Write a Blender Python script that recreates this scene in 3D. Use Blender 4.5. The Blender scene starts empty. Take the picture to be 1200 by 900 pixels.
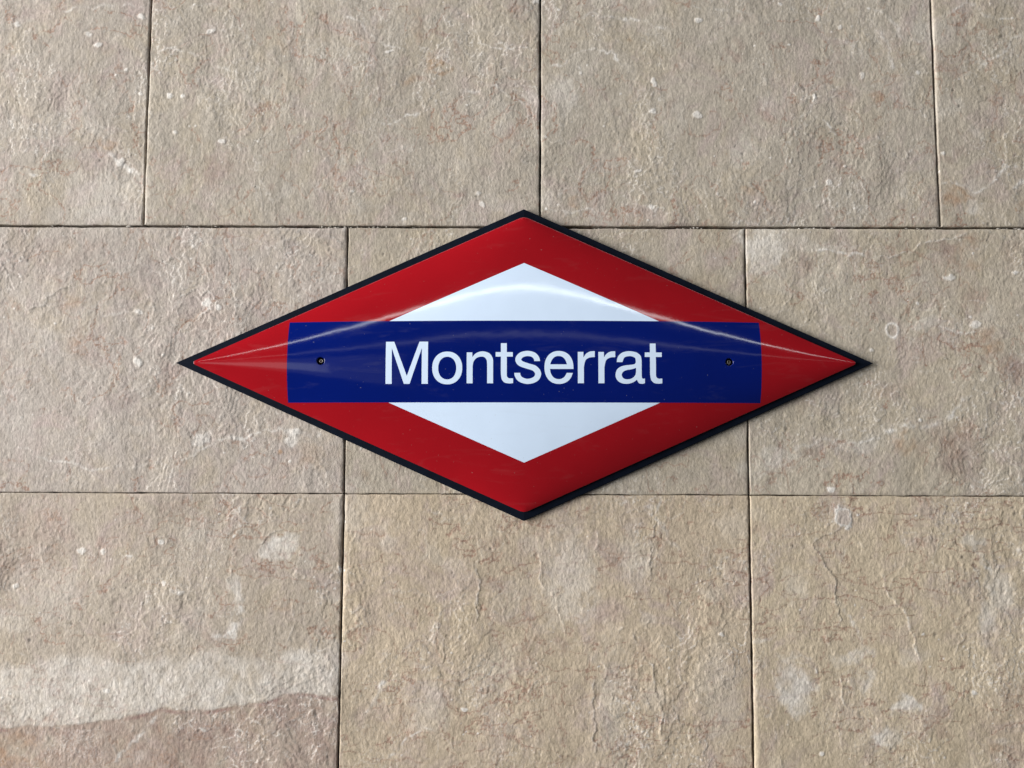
import bpy, math, random
import numpy as np
from mathutils import Matrix, Vector
from mathutils.geometry import delaunay_2d_cdt

SC = bpy.context.scene
COL = SC.collection
Z0 = 1.55                      # assumed height of the wall coordinates' origin above the platform floor

# ------------------------------------------------------------------ camera
cam_data = bpy.data.cameras.new('camera')
cam_data.sensor_width = 36.0
cam_data.lens = 27.03
cam_data.clip_start = 0.02
cam_data.clip_end = 100.0
camera = bpy.data.objects.new('camera', cam_data)
COL.objects.link(camera)
p, yw, r = math.radians(3.646), math.radians(0.2357), math.radians(0.1983)
fwd = Vector((-math.sin(yw)*math.cos(p), math.cos(yw)*math.cos(p), math.sin(p)))
right = Vector((math.cos(yw), math.sin(yw), 0.0))
up = right.cross(fwd)
right, up = math.cos(r)*right + math.sin(r)*up, -math.sin(r)*right + math.cos(r)*up
camera.matrix_world = Matrix(((right.x, up.x, -fwd.x, 0.2537), (right.y, up.y, -fwd.y, -1.1436),
                              (right.z, up.z, -fwd.z, Z0), (0, 0, 0, 1)))
SC.camera = camera

# ------------------------------------------------------------------ world and lamps
world = bpy.data.worlds.new('World')
SC.world = world
world.use_nodes = True
bg = world.node_tree.nodes['Background']
bg.inputs[0].default_value = (0.80, 0.88, 1.0, 1)
bg.inputs[1].default_value = 0.065

def area_lamp(name, loc, target, sx, sy, power, color=(1, 1, 1), spread=180):
    d = bpy.data.lights.new(name, 'AREA')
    d.shape = 'RECTANGLE'; d.size = sx; d.size_y = sy; d.energy = power; d.color = color
    d.spread = math.radians(spread)
    o = bpy.data.objects.new(name, d); COL.objects.link(o)
    o.location = loc
    o.rotation_euler = (Vector(target) - Vector(loc)).to_track_quat('-Z', 'Y').to_euler()
    return o

SIGN = Vector((0.2666, 0.0, 0.1035 + Z0))
# daylight coming in at the open end of the platform, to the left and raking along the wall
area_lamp('daylight_opening', (-6.6, -2.45, Z0 + 0.55), SIGN, 5.0, 5.2, 1440, (1.0, 0.985, 0.965))
# bright stretch of the far side, low and to the left
area_lamp('far_opening', (-2.9, -5.0, SIGN.z + 0.16), SIGN, 1.9, 0.55, 3.6, (0.9, 0.95, 1.0))
area_lamp('far_glow_softener', (-2.7, -5.6, SIGN.z + 0.22), SIGN, 3.2, 1.25, 3.0, (0.9, 0.95, 1.0))  # wider, dimmer lamp added to soften the ends of the reflected glow
# soft fill added overhead, unseen, also catching the slabs' upper arrises
area_lamp('overhead_fill', (SIGN.x, -0.62, Z0 + 4.2), (SIGN.x, -0.1, Z0), 7.0, 1.0, 72, (0.97, 0.98, 1.0))
# two rows of fluorescent tubes along the platform
area_lamp('tube_row', (SIGN.x, -4.1, SIGN.z + 1.85), SIGN, 12.0, 0.10, 37, (0.95, 0.98, 1.0))
area_lamp('far_tube_row', (SIGN.x, -9.0, SIGN.z + 1.95), SIGN, 16.0, 0.16, 8, (0.95, 0.98, 1.0))

SC.view_settings.view_transform = 'Standard'
SC.view_settings.look = 'None'
SC.view_settings.exposure = 0.06
SC.view_settings.gamma = 1.0
SC.view_settings.use_curve_mapping = False
SC.render.engine = 'CYCLES'
SC.cycles.max_bounces = 6
SC.cycles.use_denoising = True

# ------------------------------------------------------------------ node helpers
def new_mat(name):
    m = bpy.data.materials.new(name); m.use_nodes = True
    nt = m.node_tree
    return m, nt, nt.nodes['Principled BSDF']

def node(nt, kind, **props):
    n = nt.nodes.new(kind)
    for k, v in props.items():
        setattr(n, k, v)
    return n

def noise(nt, vec, scale, detail=4, rough=0.55, dist=0.0):
    n = node(nt, 'ShaderNodeTexNoise')
    n.inputs['Scale'].default_value = scale
    n.inputs['Detail'].default_value = detail
    n.inputs['Roughness'].default_value = rough
    n.inputs['Distortion'].default_value = dist
    nt.links.new(vec, n.inputs['Vector'])
    return n.outputs['Fac']

def remap(nt, val, a, b, c, d):
    n = node(nt, 'ShaderNodeMapRange')
    for i, v in enumerate((a, b, c, d)):
        n.inputs[1 + i].default_value = v
    nt.links.new(val, n.inputs[0])
    return n.outputs[0]

def math_n(nt, op, a, b):
    n = node(nt, 'ShaderNodeMath', operation=op)
    for i, v in enumerate((a, b)):
        if isinstance(v, (int, float)): n.inputs[i].default_value = v
        else: nt.links.new(v, n.inputs[i])
    return n.outputs[0]

def mix_col(nt, fac, a, b, mode='MIX'):
    n = node(nt, 'ShaderNodeMix', data_type='RGBA', blend_type=mode)
    for i, v in ((0, fac), (6, a), (7, b)):
        if isinstance(v, (int, float)): n.inputs[i].default_value = v
        elif isinstance(v, tuple): n.inputs[i].default_value = v + (1,)
        else: nt.links.new(v, n.inputs[i])
    return n.outputs[2]

# ------------------------------------------------------------------ materials
def stone_material():
    m, nt, bs = new_mat('split_limestone')
    geo = node(nt, 'ShaderNodeNewGeometry')
    P = geo.outputs['Position']
    mp = node(nt, 'ShaderNodeMapping'); mp.inputs['Scale'].default_value = (1, 1, 0.55)
    nt.links.new(P, mp.inputs['Vector']); PV = mp.outputs[0]
    oi = node(nt, 'ShaderNodeObjectInfo')
    at = node(nt, 'ShaderNodeAttribute', attribute_name='stain')
    sp = node(nt, 'ShaderNodeSeparateColor'); nt.links.new(at.outputs['Color'], sp.inputs[0])
    pale, ochre, mauve, dark = sp.outputs[0], sp.outputs[1], sp.outputs[2], at.outputs['Alpha']
    c = oi.outputs['Color']
    # broad cloudiness, grain, and drifting warm and cool tints
    n1 = noise(nt, P, 7, 6, .6, .6)
    n2 = noise(nt, PV, 90, 5, .65)
    n3 = noise(nt, PV, 420, 3, .6)
    n4 = noise(nt, P, 10, 8, .72, 1.2)
    v = math_n(nt, 'MULTIPLY', remap(nt, n1, .3, .7, .93, 1.07), remap(nt, n2, .25, .75, .84, 1.16))
    v = math_n(nt, 'MULTIPLY', v, remap(nt, n3, .25, .75, .80, 1.20))
    c = mix_col(nt, remap(nt, n4, .47, .70, 0, .50), c, (.42, .345, .235))
    n5 = noise(nt, P, 13.7, 8, .72, 1.0)
    c = mix_col(nt, remap(nt, n5, .49, .70, 0, .70), c, (.41, .325, .305))
    c = mix_col(nt, math_n(nt, 'MULTIPLY', mauve, .95), c, (.275, .180, .155))
    c = mix_col(nt, math_n(nt, 'MULTIPLY', ochre, .8), c, (.35, .215, .125))
    c = mix_col(nt, math_n(nt, 'MULTIPLY', pale, .92), c, (.665, .63, .585))
    c = mix_col(nt, dark, c, (.10, .095, .09))
    g = node(nt, 'ShaderNodeCombineColor')
    for i in range(3): nt.links.new(v, g.inputs[i])
    c = mix_col(nt, 1.0, c, g.outputs[0], 'MULTIPLY')
    nt.links.new(c, bs.inputs['Base Color'])
    bs.inputs['Roughness'].default_value = .82
    bs.inputs['Specular IOR Level'].default_value = .25
    b1 = noise(nt, PV, 260, 4, .65)
    b2 = noise(nt, PV, 900, 2, .6)
    h = math_n(nt, 'ADD', b1, math_n(nt, 'MULTIPLY', b2, .35))
    bp = node(nt, 'ShaderNodeBump'); bp.inputs['Strength'].default_value = .7
    bp.inputs['Distance'].default_value = .0012
    nt.links.new(h, bp.inputs['Height'])
    nt.links.new(bp.outputs[0], bs.inputs['Normal'])
    return m

def enamel(name, col, rough=.075, var=.06):
    m, nt, bs = new_mat(name)
    tc = node(nt, 'ShaderNodeTexCoord'); P = tc.outputs['Object']
    n1 = noise(nt, P, 9, 4)
    v = remap(nt, n1, .3, .7, 1 - var, 1 + var)
    g = node(nt, 'ShaderNodeCombineColor')
    for i in range(3): nt.links.new(v, g.inputs[i])
    c = mix_col(nt, 1.0, col, g.outputs[0], 'MULTIPLY')
    # a little dust and a few fine specks
    mp = node(nt, 'ShaderNodeMapping'); mp.inputs['Scale'].default_value = (1, 1, 5); mp.inputs['Rotation'].default_value = (0, .35, 0)
    nt.links.new(P, mp.inputs['Vector'])
    smear = remap(nt, noise(nt, mp.outputs[0], 11, 6, .68, .8), .56, .76, 0, .05)
    c = mix_col(nt, smear, c, (.30, .29, .28))
    sp = remap(nt, noise(nt, P, 330, 2, .5), .75, .78, 0, .4)
    c = mix_col(nt, sp, c, (.32, .30, .28))
    nt.links.new(c, bs.inputs['Base Color'])
    rr = remap(nt, noise(nt, P, 22, 5, .6), .3, .75, rough * .8, rough * 1.35)
    nt.links.new(rr, bs.inputs['Roughness'])
    bs.inputs['Specular IOR Level'].default_value = .5
    bp = node(nt, 'ShaderNodeBump'); bp.inputs['Strength'].default_value = .10
    bp.inputs['Distance'].default_value = .002
    nt.links.new(noise(nt, P, 26, 2, .4), bp.inputs['Height'])
    nt.links.new(bp.outputs[0], bs.inputs['Normal'])
    return m

def plain(name, col, rough, metal=0.0, nscale=60, var=.25, bump=.2):
    m, nt, bs = new_mat(name)
    tc = node(nt, 'ShaderNodeTexCoord'); P = tc.outputs['Object']
    v = remap(nt, noise(nt, P, nscale, 5, .6), .25, .75, 1 - var, 1 + var)
    g = node(nt, 'ShaderNodeCombineColor')
    for i in range(3): nt.links.new(v, g.inputs[i])
    nt.links.new(mix_col(nt, 1.0, col, g.outputs[0], 'MULTIPLY'), bs.inputs['Base Color'])
    bs.inputs['Roughness'].default_value = rough
    bs.inputs['Specular IOR Level'].default_value = .04
    bs.inputs['Metallic'].default_value = metal
    bp = node(nt, 'ShaderNodeBump'); bp.inputs['Strength'].default_value = bump
    bp.inputs['Distance'].default_value = .001
    nt.links.new(noise(nt, P, nscale * 6, 3, .6), bp.inputs['Height'])
    nt.links.new(bp.outputs[0], bs.inputs['Normal'])
    return m

STONE = stone_material()
RED = enamel('red_enamel', (.290, .0045, .0090))
BLUE = enamel('blue_enamel', (.0001, .0070, .122))
WHITE = enamel('white_enamel', (.63, .755, .92), var=.03)
BOARD = plain('dark_board', (.0042, .0066, .0130), .75, var=.3)
MORTAR = plain('dark_joint', (.012, .011, .010), .95)
CRUMB = plain('pale_mortar', (.42, .39, .35), .9, nscale=400, var=.5)
STEEL = plain('dull_steel', (.42, .37, .31), .35, 1.0)
BLACK = plain('black_plastic', (.006, .006, .008), .5)

# ------------------------------------------------------------------ object helpers
def mesh_np(name, verts, quads=None, tris=None):
    me = bpy.data.meshes.new(name)
    nv = len(verts); me.vertices.add(nv)
    me.vertices.foreach_set('co', np.ascontiguousarray(verts, np.float32).ravel())
    loops, starts = [], []
    n = 0
    for f, k in ((quads, 4), (tris, 3)):
        if f is not None and len(f):
            loops.append(np.asarray(f, np.int32).ravel())
            starts.append(n + np.arange(len(f), dtype=np.int32) * k)
            n += len(f) * k
    lp = np.concatenate(loops); st = np.concatenate(starts)
    me.loops.add(len(lp)); me.loops.foreach_set('vertex_index', lp)
    me.polygons.add(len(st)); me.polygons.foreach_set('loop_start', st.astype(np.int32))
    me.update(calc_edges=True)
    return me

def obj(name, me, mat=None, parent=None):
    o = bpy.data.objects.new(name, me)
    COL.objects.link(o)
    if mat is not None and me is not None: me.materials.append(mat)
    if parent is not None: o.parent = parent
    return o

# ------------------------------------------------------------------ stone features placed from image pixels, converted to millimetres on the wall
VEINS = [([(-450, 653), (-398, 654), (-345, 658), (-312, 651)], 3.8, 0.4), ([(-370, 429), (-349, 409), (-333, 395), (-315, 383)], 7.6, 0.7), ([(-263,
    644), (-232, 631), (-196, 613), (-172, 590)], 2.5, 0.4), ([(-303, 576), (-270, 586), (-237, 583), (-211, 570), (-164, 548)], 3.2, 0.45), ([(188,
    597), (234, 588), (284, 581)], 2.8, 0.5), ([(163, 517), (189, 519), (208, 527), (225, 528), (248, 510), (276, 493)], 3.2, 0.5), ([(235, 497),
    (233, 453)], 1.9, 0.7), ([(26, 472), (72, 474), (89, 483), (130, 494)], 3.2, 0.55), ([(-16, 651), (24, 611), (64, 590), (88, 577)], 3.8, 0.4),
    ([(345, 638), (391, 641), (437, 632), (489, 614)], 3.8, 0.45), ([(300, 564), (328, 565), (352, 584), (374, 591), (398, 582), (427, 557)], 3.8,
    0.55), ([(347, 560), (354, 555), (356, 544)], 3.2, 0.9), ([(300, 335), (326, 332), (364, 336), (390, 316)], 3.2, 0.4), ([(516, 659), (575, 652),
    (646, 625)], 3.8, 0.3), ([(810, 655), (848, 612), (880, 592)], 5.1, 0.35), ([(809, 619), (829, 598), (830, 558)], 3.8, 0.45), ([(725, 480), (734,
    464), (743, 448)], 3.2, 0.7), ([(687, 480), (709, 491), (709, 511)], 3.2, 0.5), ([(901, 639), (921, 646), (935, 658), (954, 659), (973, 642),
    (1019, 632)], 5.1, 0.55), ([(1031, 609), (1011, 599), (984, 572), (951, 565)], 3.8, 0.5), ([(896, 379), (919, 376), (944, 368), (970, 378), (986,
    392), (997, 409), (1023, 412)], 4.4, 0.65), ([(999, 375), (1022, 380)], 5.1, 0.8), ([(-367, 174), (-315, 176), (-303, 179)], 3.8, 0.6), ([(-257,
    -43), (-226, -33), (-188, -17), (-144, -2), (-100, 8), (-74, 2), (-17, -7)], 5.1, 0.55), ([(-512, -19), (-473, -29), (-434, -50), (-358, -50),
    (-257, -52)], 3.8, 0.35), ([(672, 280), (743, 276), (787, 271)], 3.8, 0.55), ([(845, 158), (886, 162), (924, 152), (950, 165)], 3.8, 0.45),
    ([(736, -10), (761, -10), (793, -4), (818, 2), (869, 14), (895, 24), (914, 43), (934, 62)], 6.3, 0.55), ([(736, -8), (716, -46), (697, -58)], 6.3,
    0.4), ([(666, -27), (704, -14), (736, -9)], 6.3, 0.35), ([(-147, -230), (-145, -242), (-147, -260), (-162, -289), (-189, -299)], 11.4, 0.5),
    ([(-324, -480), (-288, -444), (-264, -413)], 5.1, 0.5), ([(64, -363), (38, -414)], 5.1, 0.5), ([(66, -472), (102, -442), (127, -423), (146,
    -433)], 5.1, 0.45), ([(441, -103), (463, -130), (488, -165), (490, -177)], 5.1, 0.55), ([(464, -93), (458, -115)], 3.8, 0.4), ([(927, -139), (944,
    -188), (959, -206), (951, -243), (941, -280), (933, -323)], 7.6, 0.5), ([(1001, -157), (981, -188), (959, -203)], 5.1, 0.4), ([(730, -238), (760,
    -311), (784, -323)], 5.1, 0.3)]
LEDGES = [([(-423, 462), (-403, 458), (-384, 468), (-368, 462), (-365, 445)], 0.5), ([(-88, 631), (-87, 604), (-106, 583)], 0.4), ([(51, 421), (73,
    434)], 0.4), ([(263, 417), (274, 408)], 0.4), ([(-525, 264), (-516, 241), (-520, 219)], 0.7), ([(-489, 180), (-457, 193), (-426, 212), (-400,
    219)], 0.6), ([(-182, 226), (-162, 194), (-167, 168)], 0.6), ([(-220, 200), (-206, 213), (-193, 197), (-200, 177)], 1.0), ([(-232, 168), (-215,
    179), (-189, 172)], 0.8), ([(785, 270), (813, 266), (845, 274), (877, 283), (916, 296), (949, 307)], 0.9), ([(-263, 135), (-255, 110), (-274,
    84)], 0.5), ([(187, -185), (196, -228), (200, -271), (188, -280)], 0.8), ([(287, -166), (290, -215), (310, -246), (325, -283), (328, -295)], 0.8),
    ([(375, -141), (378, -166), (375, -178)], 0.7), ([(463, -115), (457, -140), (450, -184), (453, -221)], 0.7), ([(437, -307), (455, -337), (459,
    -374), (467, -422), (475, -452)], 0.8), ([(375, -350), (372, -398), (374, -470)], 0.8), ([(385, -325), (392, -350), (375, -362)], 0.6), ([(150,
    -241), (138, -278), (132, -314)], 0.6), ([(153, -296), (151, -339)], 0.6), ([(146, -433), (171, -457)], 0.6), ([(689, -146), (707, -189), (731,
    -214), (731, -263), (727, -293)], 0.8), ([(787, -201), (799, -232), (817, -256), (835, -293), (848, -329), (852, -341)], 0.9), ([(903, -286),
    (893, -317)], 0.6), ([(727, -348), (733, -390), (740, -402)], 0.9), ([(724, -409), (724, -445)], 0.8), ([(799, -226), (819, -176)], 0.5), ([(622,
    -397), (627, -445)], 0.5), ([(857, -164), (877, -133)], 0.5), ([(23, -130), (5, -179), (15, -241)], 0.6), ([(70, -315), (51, -339)], 0.5), ([(300,
    -435), (319, -477)], 0.5), ([(-90, -136), (-127, -168)], 0.5), ([(-165, -168), (-161, -205), (-166, -230)], 0.6), ([(-448, -169), (-441, -194)],
    0.6), ([(-75, -242), (-68, -278), (-80, -315)], 0.5), ([(-64, -167), (-69, -229)], 0.5)]
HAIRLINES = [([(-2, -148), (61, -142), (124, -152)], 0.6), ([(200, -275), (300, -267), (362, -270), (387, -258), (419, -239), (462, -233)], 0.6),
    ([(102, -363), (188, -357), (275, -362)], 0.6), ([(6, -229), (88, -241), (163, -236)], 0.6), ([(375, -190), (450, -180), (550, -196)], 0.6),
    ([(300, -386), (399, -380), (498, -388)], 0.6), ([(626, -152), (701, -146), (763, -164)], 0.6), ([(731, -226), (824, -238), (898, -244)], 0.6),
    ([(661, -287), (761, -281)], 0.6), ([(849, -225), (936, -237), (998, -243)], 0.6), ([(-471, -366), (-424, -298), (-349, -304)], 0.7), ([(625,
    -226), (662, -245)], 0.6)]
CHIPS = [((-404, 610), 6.3, 5.1), ((-387, 591), 7.6, 5.1), ((-325, 640), 7.6, 3.8), ((-515, 626), 5.1, 3.8), ((-349, 409), 6.3, 7.6), ((-479, 389),
    6.3, 5.1), ((-217, 616), 8.9, 4.4), ((-344, 553), 3.8, 3.8), ((-266, 456), 5.1, 2.5), ((-193, 443), 5.1, 3.8), ((-275, 513), 5.1, 3.8), ((-254,
    512), 3.8, 3.8), ((199, 360), 5.1, 3.8), ((204, 344), 3.2, 6.3), ((462, 491), 6.3, 5.1), ((466, 533), 3.8, 8.9), ((391, 468), 5.1, 3.8), ((439,
    398), 6.3, 2.5), ((458, 342), 6.3, 6.3), ((782, 547), 3.8, 7.6), ((869, 553), 5.1, 3.8), ((531, 484), 6.3, 5.1), ((726, 381), 5.1, 5.1), ((709,
    511), 3.2, 6.3), ((533, 634), 5.1, 3.8), ((719, 639), 3.2, 5.1), ((751, 622), 3.2, 3.2), ((660, 659), 5.1, 2.5), ((558, 361), 3.8, 3.8), ((-207,
    193), 8.9, 10.2), ((-191, 187), 5.1, 7.6), ((-310, 103), 5.1, 8.9), ((-210, -9), 12.7, 6.3), ((-74, 1), 8.9, 6.3), ((-313, 179), 6.3, 3.8), ((906,
    234), 7.6, 3.8), ((785, 126), 3.8, 3.8), ((719, -83), 5.1, 5.1), ((856, 196), 3.8, 3.8), ((940, 165), 6.3, 5.1), ((-268, -161), 5.1, 3.8), ((-385,
    -175), 7.6, 5.1), ((-354, -175), 6.3, 5.1), ((-318, -181), 5.1, 2.5), ((-238, -235), 6.3, 3.8), ((-261, -223), 3.8, 3.8), ((-477, -225), 6.3,
    3.8), ((-195, -431), 7.6, 2.5), ((-340, -377), 6.3, 3.8), ((555, -294), 5.1, 3.8), ((183, -399), 6.3, 3.2), ((693, -345), 3.8, 8.9), ((699, -461),
    3.8, 3.8), ((921, -374), 5.1, 3.8), ((-1, -202), 3.2, 10.2), ((286, 665), 7.6, 5.1), ((57, 584), 7.6, 2.5), ((7, 365), 5.1, 2.5), ((87, 322), 5.1,
    2.5), ((-320, 516), 3.8, 2.5), ((300, 338), 2.5, 2.5), ((1004, 242), 5.1, 3.8), ((901, 425), 3.8, 3.8), ((752, 405), 3.2, 3.2)]
PATCHES = [("p", (-373, 350), 57.1, 38.1, -0.0, 0.35), ("d", (-453, 409), 31.8, 38.1, -0.0, 0.35), ("o", (-370, 440), 10.2, 7.6, -0.0, 0.8), ("o",
    (-93, 597), 17.8, 15.2, -0.0, 0.35), ("o", (-131, 510), 11.4, 6.3, -0.0, 0.6), ("m", (-116, 552), 8.9, 6.3, -0.0, 0.6), ("o", (127, 564), 7.6,
    14.0, -20.0, 0.9), ("o", (143, 552), 15.2, 3.8, 10.0, 0.7), ("m", (145, 605), 17.8, 5.1, -10.0, 0.7), ("m", (164, 581), 5.1, 15.2, -0.0, 0.5),
    ("o", (97, 534), 12.7, 6.3, -0.0, 0.5), ("m", (123, 533), 17.8, 5.1, -0.0, 0.7), ("m", (170, 364), 11.4, 7.6, -0.0, 0.6), ("d", (271, 413), 10.2,
    6.3, -30.0, 0.6), ("p", (332, 517), 22.9, 25.4, -0.0, 0.35), ("m", (364, 355), 7.6, 5.1, -0.0, 0.5), ("o", (345, 345), 8.9, 7.6, -0.0, 0.6), ("o",
    (103, 624), 12.7, 22.9, -0.0, 0.3), ("m", (587, 582), 10.2, 11.4, -0.0, 0.7), ("o", (797, 547), 7.6, 8.9, -0.0, 0.6), ("o", (797, 507), 8.9, 10.2,
    -0.0, 0.6), ("m", (644, 478), 11.4, 7.6, -0.0, 0.5), ("m", (750, 598), 15.2, 6.3, -30.0, 0.4), ("p", (888, 619), 25.4, 27.9, -0.0, 0.25), ("o",
    (918, 359), 17.8, 12.7, -0.0, 0.8), ("o", (1004, 344), 6.3, 6.3, -0.0, 1.0), ("p", (937, 340), 10.2, 15.2, -0.0, 0.5), ("m", (912, 558), 17.8,
    10.2, -0.0, 0.3), ("d", (-80, 278), 43.2, 11.4, 15.0, 0.6), ("d", (-138, 265), 31.8, 7.6, 10.0, 0.4), ("d", (-29, 294), 22.9, 8.9, 20.0, 0.6),
    ("o", (-84, -27), 5.1, 5.1, -0.0, 1.0), ("o", (-42, -30), 22.9, 22.9, -0.0, 0.3), ("p", (-74, 1), 11.4, 8.9, -0.0, 0.9), ("p", (-210, -9), 14.0,
    7.6, -0.0, 0.7), ("m", (-200, 168), 44.5, 12.7, 15.0, 0.3), ("m", (-377, 122), 31.8, 22.9, -20.0, 0.35), ("p", (-489, 32), 31.8, 50.8, -0.0, 0.2),
    ("m", (-473, 264), 50.8, 31.8, -0.0, 0.25), ("p", (623, 280), 27.9, 33.0, -0.0, 0.7), ("p", (704, 287), 50.8, 10.2, -0.0, 0.3), ("o", (929, 287),
    22.9, 22.9, -0.0, 0.5), ("m", (902, 268), 17.8, 17.8, -0.0, 0.5), ("o", (965, 129), 7.6, 15.2, -35.0, 1.0), ("o", (943, 145), 17.8, 15.2, -0.0,
    0.5), ("m", (992, 101), 22.9, 25.4, -0.0, 0.6), ("m", (939, 210), 15.2, 22.9, -30.0, 0.5), ("o", (824, -20), 11.4, 12.7, -0.0, 0.6), ("o", (801,
    59), 22.9, 15.2, -0.0, 0.35), ("m", (906, -20), 30.5, 33.0, -0.0, 0.5), ("o", (919, 12), 15.2, 17.8, -0.0, 0.3), ("p", (628, -40), 33.0, 17.8,
    15.0, 0.45), ("p", (767, -10), 27.9, 11.4, -0.0, 0.45), ("p", (867, 167), 20.3, 7.6, -0.0, 0.35), ("d", (748, 241), 50.8, 10.2, -15.0, 0.3), ("d",
    (728, 209), 38.1, 15.2, -0.0, 0.25), ("m", (1005, 268), 17.8, 38.1, -0.0, 0.3), ("p", (-93, -167), 17.8, 19.1, -10.0, 0.8), ("p", (-149, -236),
    10.2, 20.3, -0.0, 0.6), ("m", (-479, -181), 76.2, 63.5, -0.0, 0.35), ("p", (-427, -231), 50.8, 44.5, -0.0, 0.25), ("p", (-488, -274), 25.4, 15.2,
    -0.0, 0.35), ("o", (-473, -469), 38.1, 27.9, -0.0, 0.8), ("p", (331, -215), 33.0, 63.5, -0.0, 0.4), ("p", (432, -190), 20.3, 33.0, -0.0, 0.4),
    ("m", (394, -264), 25.4, 15.2, 30.0, 0.3), ("p", (399, -398), 17.8, 76.2, -0.0, 0.3), ("p", (127, -399), 25.4, 31.8, -0.0, 0.3), ("m", (102,
    -424), 50.8, 38.1, -0.0, 0.2), ("p", (554, -373), 25.4, 63.5, -0.0, 0.25), ("p", (10, -117), 25.4, 38.1, -0.0, 0.25), ("p", (226, -350), 25.4,
    31.8, -0.0, 0.2), ("p", (660, -360), 21.6, 25.4, -25.0, 0.75), ("p", (747, -330), 22.9, 14.0, -10.0, 0.65), ("p", (766, -364), 11.4, 10.2, -0.0,
    0.55), ("p", (832, -390), 20.3, 10.2, 30.0, 0.75), ("p", (781, -439), 22.9, 10.2, 5.0, 0.75), ("p", (929, -153), 12.7, 10.2, -0.0, 0.55), ("p",
    (961, -225), 12.7, 22.9, -0.0, 0.5), ("p", (941, -262), 10.2, 20.3, -10.0, 0.55), ("p", (623, -306), 17.8, 5.1, 10.0, 0.5), ("m", (980, -395),
    38.1, 63.5, -0.0, 0.3), ("p", (668, -226), 20.3, 27.9, -0.0, 0.3)]
PITS = [((-52, 644), 2.5), ((691, 528), 3.2), ((749, 472), 3.8), ((698, 454), 2.5), ((919, 523), 2.5), ((928, 499), 2.5), ((997, 608), 2.5), ((964,
    316), 3.2), ((657, 8), 3.2), ((867, -291), 3.2), ((990, -116), 3.2), ((910, -179), 2.5), ((55, 269), 2.5), ((218, -170), 2.5), ((575, -109), 2.5),
    ((-447, 409), 2.5), ((-379, 412), 2.5), ((-395, -281), 2.5), ((-455, -305), 3.8), ((-216, -446), 2.5), ((-34, -409), 3.8), ((987, -107), 2.5),
    ((663, -164), 2.5), ((-482, 258), 2.5), ((597, 424), 2.5), ((694, 524), 2.5), ((30, -315), 2.5), ((799, -454), 2.5), ((3, -422), 2.5), ((-15,
    -469), 2.5)]
BAND_TOP = [(-572, -354), (-497, -348), (-397, -335), (-273, -328), (-173, -322), (-86, -321), (-5, -309), (26, -305)]
BAND_BOTTOM = [(-567, -435), (-493, -430), (-419, -426), (-320, -417), (-258, -401), (-183, -403), (-122, -391), (-60, -378), (-4, -385), (27, -383)]
FOSSIL_RING = ((817, 155), 10.0)
SHELL = (737, -121)
# ------------------------------------------------------------------ stone slabs
def snoise(rng, nz, nx, dx, lx, lz, beta):
    """correlated noise field, std 1; correlation lengths lx, lz in mm, spectral slope beta"""
    pz, px_ = nz + 64, nx + 64
    w = rng.standard_normal((pz, px_))
    F = np.fft.rfft2(w)
    kz = np.fft.fftfreq(pz, dx)[:, None] * 2*np.pi
    kx = np.fft.rfftfreq(px_, dx)[None, :] * 2*np.pi
    F *= (1 + (kx*lx)**2 + (kz*lz)**2) ** (-beta/2)
    f = np.fft.irfft2(F, (pz, px_))[:nz, :nx]
    f -= f.mean()
    return f / f.std()

def smooth(a, b, v):
    t = np.clip((v - a) / (b - a), 0, 1)
    return t*t*(3 - 2*t)

def poly_dist(X, Z, pts):
    """distance, side and position (0..1) of a polyline"""
    best = np.full(X.shape, 1e9); side = np.zeros(X.shape); pos = np.zeros(X.shape)
    pts = np.asarray(pts, float)
    seg = np.hypot(*(pts[1:] - pts[:-1]).T); tot = seg.sum(); acc = 0
    for (ax, az), (bx, bz), s in zip(pts[:-1], pts[1:], seg):
        ux, uz = (bx-ax)/s, (bz-az)/s
        t = np.clip((X-ax)*ux + (Z-az)*uz, 0, s)
        ex, ez = X - ax - t*ux, Z - az - t*uz
        d = np.hypot(ex, ez)
        k = d < best
        best[k] = d[k]; side[k] = np.sign(ux*ez - uz*ex)[k]; pos[k] = ((acc + t)/tot)[k]
        acc += s
    return best, side, pos

def window(X, Z, pts, pad):
    pts = np.asarray(pts, float).reshape(-1, 2)
    x0, z0 = pts.min(0) - pad; x1, z1 = pts.max(0) + pad
    xs, zs = X[0], Z[:, 0]
    i0, i1 = np.searchsorted(xs, (x0, x1)); j0, j1 = np.searchsorted(zs, (z0, z1))
    if i1 - i0 < 2 or j1 - j0 < 2: return None
    return slice(j0, j1), slice(i0, i1)

def axis_lines(length, step, view):
    """grid lines along one side of a slab, closer together at both arrises"""
    edge = np.array([0, .45, .95, 1.6, 2.5, 3.7])
    a, b = edge[-1], length - edge[-1]
    n0, n1 = min(max(view[0], a), b), max(min(view[1], b), a)     # fine only where the slab can be seen close up
    mid = [a]
    while mid[-1] < b - .4*step:
        mid.append(mid[-1] + (step if n0 - 3 <= mid[-1] <= n1 else 9.0))
    mid = np.array(mid); mid = a + (mid - a)*(b - a)/(mid[-1] - a)
    return np.concatenate([edge[:-1], mid, (length - edge[:-1])[::-1]])

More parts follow.
